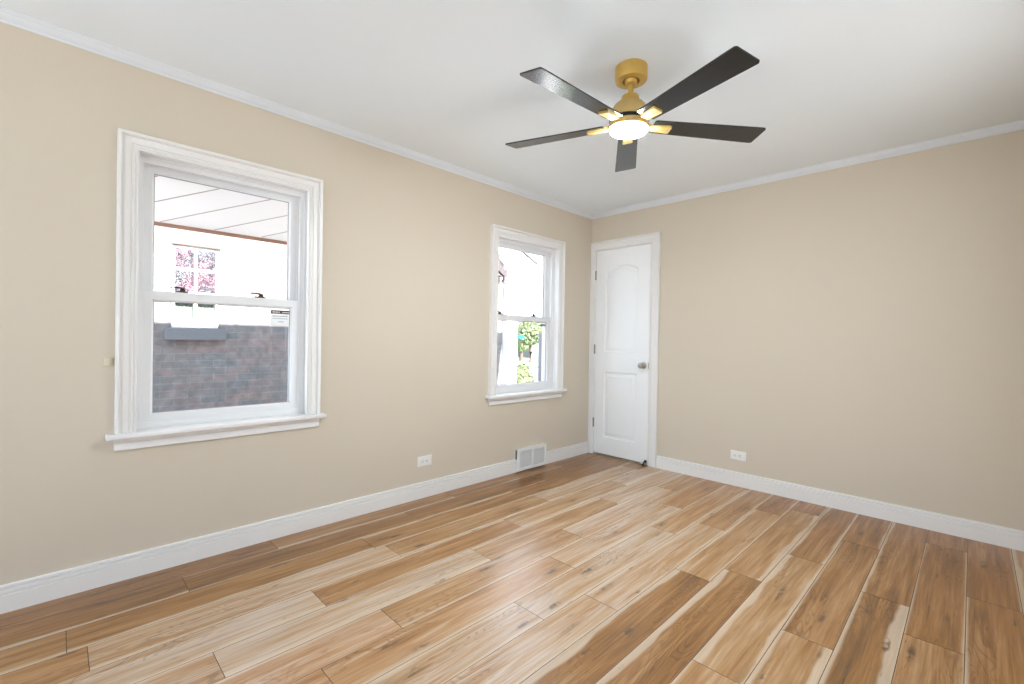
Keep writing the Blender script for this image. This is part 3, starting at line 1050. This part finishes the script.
# ------------------------------------------------------------------ baseboard register
root = thing('baseboard_register', (0.016, -0.88, 0.01), 'white metal baseboard vent grille below the window by the door', 'vent')
y0, y1, z0, z1 = -1.064, -0.695, 0.014, 0.197
bm = nb()
ym = (y0 + y1) / 2 + 0.006
hl = [(y0 + 0.030, ym - 0.010, z0 + 0.022, z1 - 0.024), (ym + 0.010, y1 - 0.022, z0 + 0.022, z1 - 0.024)]
fm = wall_mesh(y0, y1, z0, z1, hl, 0.028, 0.038, LW)
part('vent_frame', fm, M_VENT, root)
bm = nb()
box(bm, 0.0005, 0.028, y0 + 0.001, y0 + 0.004, z0, z1 - 0.002)
box(bm, 0.0005, 0.028, y1 - 0.004, y1 - 0.001, z0, z1 - 0.002)
box(bm, 0.0005, 0.028, y0 + 0.001, y1 - 0.001, z1 - 0.005, z1 - 0.002)
part('vent_body', bm, M_VENT, root)
bm = nb()
box(bm, 0.0165, 0.0175, y0 + 0.004, y1 - 0.004, z0, z1 - 0.005)
part('vent_back', bm, M_VENTIN, root)
for ha, hb, hc, hd in hl:
    bm = nb()
    n = 15
    for k in range(n):
        z = hc + (hd - hc) * (k + 0.5) / n
        mt = Matrix.Translation((0.028, 0, z)) @ Matrix.Rotation(math.radians(32), 4, 'Y')
        box(bm, -0.0055, 0.0055, ha - 0.002, hb + 0.002, -0.0006, 0.0006, mtx=mt)
    part('louver_bank', bm, M_VENT, root)
bm = nb()
box(bm, 0.014, 0.026, y0 - 0.003, y0 + 0.001, 0.112, 0.190, 0.001)  # dark strip stands in for the shadow along the vent's side
part('side_shade_strip', bm, M_BRONZE, root, label='dark strip standing for the shade at the side')

# ------------------------------------------------------------------ small items
root = thing('wall_clip', (0, -3.678, 0.985), 'small square ivory clip on the wall left of the window casing', 'clip')
bm = nb()
box(bm, 0.0, 0.007, -3.694, -3.663, 0.984, 1.022, 0.002)
part('clip_plate', bm, M_IVORY, root, 40)
bm = nb()
tube(bm, [(0.007, -3.672, 1.014), (0.018, -3.672, 1.012), (0.020, -3.672, 1.002), (0.018, -3.672, 0.994), (0.008, -3.672, 0.992)], 0.003)
part('clip_hook', bm, M_IVORY, root, 50)

root = thing('door_stop', (0.63, -0.030, 0), 'small dark metal stop at the bottom corner of the white door', 'door stop')
bm = nb()
tube(bm, [(0.640, -0.005, 0.034), (0.638, -0.020, 0.034), (0.634, -0.032, 0.024), (0.632, -0.036, 0.010)], 0.0055, 12)
lathe(bm, [(0.013, 0.0), (0.013, 0.004), (0.008, 0.006)], 20, Matrix.Translation((0.640, -0.0042, 0.034)) @ Matrix.Rotation(PI / 2, 4, 'X'))
part('stop_arm', bm, M_BRONZE, root, 45)
bm = nb()
lathe(bm, [(0.006, 0.0), (0.011, 0.002), (0.012, 0.012), (0.009, 0.018)], 20, Matrix.Translation((0.632, -0.036, 0.0)))
part('stop_foot', bm, M_BRONZE, root, 45)
bm = nb()
lathe(bm, [(0.0, -0.007), (0.006, -0.005), (0.008, 0), (0.006, 0.005), (0, 0.007)], 16, Matrix.Translation((0.622, -0.040, 0.022)))
tube(bm, [(0.632, -0.036, 0.016), (0.622, -0.040, 0.022)], 0.003)
part('rubber_tip', bm, M_RUBBER, root, 60, 'white rubber tip')

# ------------------------------------------------------------------ own house outside: eave shades the gangway, right overhang added to keep sun out
bm = nb()
prism(bm, [(-0.42, 2.56), (-0.42, 2.72), (3.0, 4.35), (7.0, 2.6), (7.0, 2.56)], lambda a, b, h: (a, h, b), -5.85, 1.25)
struct(obj('roof', bm, M_SHINGLE), 'shingled roof of this house, with an added overhang that shades the side windows', 'roof')
bm = nb()
box(bm, -0.2, 0.0, 0.2, 0.25, -0.8, 2.56)
box(bm, 0.0, 3.3, 0.3, 0.5, -0.8, 2.56)
box(bm, -0.2, 3.3, -5.8, -5.6, -0.8, -0.002)
box(bm, -0.2, 0.0, -5.6, 0.2, -0.8, -0.002)
struct(obj('wall_outer', bm, M_BRICK), 'brick outer wall of this house', 'wall')

# window awning over the first window
root = thing('window_awning', (-0.2, W1C, 1.99), 'pale pink awning with thin seams and brown edge outside the stickered window', 'awning')
ay0, ay1 = -4.1, -2.2
sx, szl, slope = -0.95, 1.848, 0.15


def aw(x, y, dz=0.0):
    return (x, y, szl + (x - sx) * slope + dz)


bm = nb()
vs = [bm.verts.new(aw(x, y, d)) for d in (0.0, 0.012) for x, y in ((sx, ay0), (sx, ay1), (-0.2, ay1), (-0.2, ay0))]
for f in ((0, 1, 2, 3), (4, 5, 6, 7), (0, 1, 5, 4), (1, 2, 6, 5), (2, 3, 7, 6), (3, 0, 4, 7)):
    bm.faces.new([vs[i] for i in f])
canopy = part('awning_panel', bm, M_SOFFIT, root)
seam = [((-0.583, -3.421), (-0.2, -3.16)), ((-0.937, -3.378), (-0.2, -2.90)), ((-0.937, -3.082), (-0.2, -2.62)), ((-0.928, -2.785), (-0.2, -2.36)), ((-0.937, -3.68), (-0.2, -3.20 - 0.22)), ((-0.937, -2.49), (-0.4, -2.2))]
seam[0] = ((-0.937, -3.66), (-0.2, -3.165))
seam[4] = ((-0.937, -3.95), (-0.2, -3.44))
for (xa, ya), (xb, yb) in seam:
    bm = nb()
    d = Vector((xb - xa, yb - ya)).normalized()
    n = Vector((-d.y, d.x)) * 0.0025
    P4 = [(xa + n.x, ya + n.y), (xb + n.x, yb + n.y), (xb - n.x, yb - n.y), (xa - n.x, ya - n.y)]
    lo = [bm.verts.new(aw(x, y, -0.003)) for x, y in P4]
    hi = [bm.verts.new(aw(x, y, 0.0)) for x, y in P4]
    bm.faces.new(lo)
    bm.faces.new(hi)
    for k in range(4):
        bm.faces.new((lo[k], lo[(k + 1) % 4], hi[(k + 1) % 4], hi[k]))
    part('seam', bm, M_SEAM, canopy)
bm = nb()
box(bm, sx - 0.014, sx, ay0, ay1, szl - 0.024, szl + 0.014)
part('front_edge', bm, M_AWEDGE, root, label='brown front edge')
for y in (ay0 + 0.05, ay1 - 0.05):
    bm = nb()
    tube(bm, [(-0.2, y, 1.72), (sx + 0.15, y, szl + 0.01)], 0.008)
    part('brace', bm, M_WHITE_EXT, root)

# ------------------------------------------------------------------ the house next door
NX = -2.4
house = thing('brick_house', (NX, -3.0, -0.8), 'brown brick house next door across the narrow side yard', 'house')
gb = (-3.10, -2.73, 1.19, 1.95)
wm = wall_mesh(-4.4, 1.06, -0.8, 2.6, [gb], 0.0, -0.3, lambda a, b, h: (NX + h, a, b))
part('brick_wall', wm, M_BRICK, house)
bm = nb()
box(bm, NX - 0.1, NX + 0.06, -3.155, -2.677, 1.078, 1.182, 0.004)
part('stone_sill', bm, M_STONE, house, label='grey stone window sill')
bm = nb()
box(bm, NX - 0.05, NX + 0.006, -3.11, -2.72, 1.95, 1.962)
part('steel_lintel', bm, M_FRIEZE, house, label='rusty brown lintel strip')
bm = nb()
fmap = lambda a, b, h: (NX + h, a, b)
hol = [(-3.078, -2.926, 1.745, 1.925), (-2.906, -2.754, 1.745, 1.925), (-3.078, -2.926, 1.525, 1.722), (-2.906, -2.754, 1.525, 1.722),
       (-3.075, -2.930, 1.215, 1.42), (-2.905, -2.755, 1.215, 1.42)]
fm = wall_mesh(gb[0] + 0.001, gb[1] - 0.001, gb[2] + 0.001, gb[3] - 0.001, hol, -0.02, -0.08, fmap)
wf = part('window_frame', fm, M_WHITE_EXT, house, label='white house window frame')
for k, (a, b, c, d) in enumerate(hol):
    bm = nb()
    if k < 4:
        box(bm, NX - 0.07, NX - 0.028, a, b, c, d, 0.008)
        part('glass_block', bm, M_GBLOCK, wf, 40, 'patterned glass block')
    else:
        box(bm, NX - 0.05, NX - 0.045, a, b, c, d)
        part('pane', bm, M_GLASS, wf)
        bm = nb()
        # gathered curtain behind the pane
        n = 24
        top = [bm.verts.new((NX - 0.062 - 0.004 * math.sin(i * 1.3), a + (b - a) * i / n, d)) for i in range(n + 1)]
        bot = [bm.verts.new((NX - 0.062 - 0.004 * math.sin(i * 1.3 + .4), a + (b - a) * i / n, c)) for i in range(n + 1)]
        t2 = [bm.verts.new((NX - 0.066 - 0.004 * math.sin(i * 1.3), a + (b - a) * i / n, d)) for i in range(n + 1)]
        b2 = [bm.verts.new((NX - 0.066 - 0.004 * math.sin(i * 1.3 + .4), a + (b - a) * i / n, c)) for i in range(n + 1)]
        for i in range(n):
            bm.faces.new((top[i], top[i + 1], bot[i + 1], bot[i]))
            bm.faces.new((t2[i], t2[i + 1], b2[i + 1], b2[i]))
        part('curtain', bm, M_CURTAIN, wf, 60, 'pale curtain')
bm = nb()
prism(bm, [(NX + 0.08, 2.6), (NX + 0.08, 2.7), (-5.5, 3.9), (-9, 2.7), (-9, 2.6)], lambda a, b, h: (a, h, b), -4.6, 0.2)
part('roof', bm, M_SHINGLE, house)
# front porch: corner column, beam, sloping roof end
bm = nb()
box(bm, -2.54, -2.30, 1.062, 1.27, -0.8, 1.99)
box(bm, -2.57, -2.28, 1.058, 1.30, 1.90, 1.99, 0.008)
box(bm, -2.57, -2.28, 1.058, 1.30, -0.8, -0.55, 0.01)
part('porch_column', bm, M_WHITE_EXT, house, label='white porch column')
bm = nb()
box(bm, -2.62, -2.30, 1.062, 1.86, 2.0, 2.10)
box(bm, -2.62, -2.27, 1.062, 1.90, 2.10, 2.14, 0.006)
box(bm, -2.62, -2.33, 1.40, 1.80, 1.985, 2.0)
part('porch_beam', bm, M_WHITE_EXT, house, label='white porch beam')
bm = nb()
prism(bm, [(0.2, 2.82), (0.2, 3.0), (1.66, 2.36), (1.66, 2.18), (1.2, 2.2)], lambda a, b, h: (h, a, b), -2.75, -2.28)
part('porch_gable', bm, M_WHITE_EXT, house, label='white sloping porch fascia')
bm = nb()
prism(bm, [(0.1, 3.055), (0.1, 3.08), (1.70, 2.375), (1.69, 2.35)], lambda a, b, h: (h, a, b), -2.9, -2.25)
part('porch_roof', bm, M_SHINGLE, house)
bm = nb()
prism(bm, [(0.4, 2.74), (0.857, 2.256), (0.931, 2.177), (0.994, 2.175), (0.996, 2.083), (0.946, 2.073), (0.914, 2.095), (0.847, 2.137), (0.769, 2.183), (0.4, 2.41)], lambda a, b, h: (h, a, b), -2.31, -2.25)
part('rake_board', bm, M_MAUVE, house, label='mauve brown rake board')
bm = nb()
tube(bm, [(-2.28, 0.60, 2.10), (-2.28, 0.935, 2.078)], 0.012)
tube(bm, [(-2.28, 0.948, 2.080), (-2.28, 0.953, 2.03), (-2.31, 0.945, 2.0)], 0.018)
part('gutter_elbow', bm, M_MAUVE, house, 40)

root = thing('yard_post', (-0.92, 0.345, -0.8), 'grey square post standing outside the window by the door', 'post')
bm = nb()
box(bm, -0.97, -0.87, 0.295, 0.392, -0.8, 1.195, 0.004)
part('post_shaft', bm, M_POST, root)
bm = nb()
prism(bm, [(-0.98, 1.195), (-0.98, 1.205), (-0.92, 1.216), (-0.86, 1.205), (-0.86, 1.195)], lambda a, b, h: (a, h, b), 0.285, 0.402)
part('post_cap', bm, M_POST, root)

# ------------------------------------------------------------------ street
bm = nb()
box(bm, -80, 60, -60, 12.5, -1.2, -0.8)
struct(obj('ground', bm, M_CONC), 'pale concrete and yard ground outside', 'ground')
bm = nb()
box(bm, -80, 60, 12.5, 20.5, -1.25, -0.9)
struct(obj('street', bm, M_ROAD), 'grey asphalt street beyond the houses', 'street')
bm = nb()
box(bm, -90, 60, 20.5, 90, -1.2, -0.8)
struct(obj('lawn', bm, M_GRASS), 'green lawn across the street', 'lawn')
bm = nb()
box(bm, -80, -2.6, 5.5, 9.3, -0.8, -0.78)
struct(obj('front_lawn', bm, M_GRASS), 'green front lawn beside the sidewalk', 'lawn')


def foliage(bm, c, rx, rz, n, size, seed):
    rn = random.Random(seed)
    for _ in range(n):
        while True:
            p = Vector((rn.uniform(-1, 1), rn.uniform(-1, 1), rn.uniform(-1, 1)))
            if 0.35 < p.length < 1:
                break
        q = Vector((c[0] + p.x * rx, c[1] + p.y * rx, c[2] + p.z * rz))
        s = size * rn.uniform(0.6, 1.3)
        d1 = Vector((rn.gauss(0, 1), rn.gauss(0, 1), rn.gauss(0, 1))).normalized()
        d2 = d1.orthogonal().normalized()
        v = [bm.verts.new(q + d1 * s), bm.verts.new(q + d2 * s * 0.5), bm.verts.new(q - d1 * s), bm.verts.new(q - d2 * s * 0.5)]
        bm.faces.new(v)


root = thing('bush', (-5.85, 5.0, -0.8), 'yellow green cone shaped bush beside the white porch column', 'bush')
bm = nb()
foliage(bm, (-5.9, 5.0, -0.30), 0.50, 0.80, 1500, 0.06, 3)
bmesh.ops.create_icosphere(bm, subdivisions=3, radius=1.0, matrix=Matrix.Translation((-5.9, 5.0, -0.32)) @ Matrix.Diagonal((0.42, 0.42, 0.70, 1)))
part('foliage', bm, M_BUSH, root)
bm = nb()
tube(bm, [(-5.9, 5.0, -0.8), (-5.9, 5.0, -0.4)], 0.03)
part('stem', bm, M_BARK, root)

root = thing('street_tree', (-23.1, 24.0, -0.8), 'leafy green street tree across the road', 'tree')
bm = nb()
tube(bm, [(-23.1, 24, -0.8), (-23.05, 24, 0.1), (-23.15, 24, 1.0), (-23.1, 24, 1.8)], [0.16, 0.13, 0.11, 0.06])
part('trunk', bm, M_BARK, root, 50)
bm = nb()
foliage(bm, (-23.2, 24, 1.7), 1.15, 1.05, 1400, 0.17, 5)
part('foliage', bm, M_LEAF, root)
root = thing('street_tree', (-27.4, 25.5, -0.8), 'darker street tree behind the teal street sign', 'tree')
bm = nb()
tube(bm, [(-25.6, 25.5, -0.8), (-25.6, 25.5, 0.8), (-25.6, 25.5, 1.6)], [0.18, 0.14, 0.08])
part('trunk', bm, M_BARK, root, 50)
bm = nb()
foliage(bm, (-25.6, 25.5, 1.1), 0.9, 1.1, 1000, 0.17, 8)
part('foliage', bm, M_LEAF, root)

root = thing('street_sign', (-10.87, 10.0, -0.8), 'teal street sign on a thin steel pole by the road', 'street sign')
bm = nb()
tube(bm, [(-10.87, 10, -0.8), (-10.90, 10, 2.8)], 0.03)
part('pole', bm, M_STEEL, root, 50)
bm = nb()
box(bm, -10.92, -10.46, 9.985, 10.0, 1.16, 1.30, 0.004)
part('sign_panel', bm, M_TEAL, root)
bm = nb()
box(bm, -11.25, -10.95, 9.985, 10.0, 1.03, 1.14, 0.004)
part('cross_panel', bm, M_WHITE_EXT, root, label='pale cross-street panel')


def far_house(x0, x1, y0, y1, h, wallm, label):
    root = thing('street_house', ((x0 + x1) / 2, y0, -0.8), label, 'house')
    bm = nb()
    box(bm, x0, x1, y0, y1, -0.8, h)
    w = part('house_wall', bm, wallm, root)
    bm = nb()
    xm = (x0 + x1) / 2
    prism(bm, [(x0 - 0.3, h), (xm, h + 1.6), (x1 + 0.3, h)], lambda a, b, hh: (a, hh, b), y0 - 0.3, y1 + 0.3)
    part('house_roof', bm, M_SHINGLE, root)
    for k in range(2):
        cx = x0 + (x1 - x0) * (0.28 + 0.44 * k)
        bm = nb()
        box(bm, cx - 0.55, cx + 0.55, y0 - 0.03, y0 + 0.02, 0.1, 1.2)
        part('house_window', bm, M_DARKGL, w)
    bm = nb()
    box(bm, xm - 0.4, xm + 0.4, y0 - 0.04, y0 + 0.02, -0.8, 1.1)
    part('house_door', bm, M_MAUVE, w)


far_house(-37, -30.2, 32, 42, 1.7, M_BRICK, 'dark low brick house across the street, left of the white one')
far_house(-29.6, -22.5, 31, 41, 1.9, M_WHITE_EXT, 'pale low house across the street behind the leafy tree')
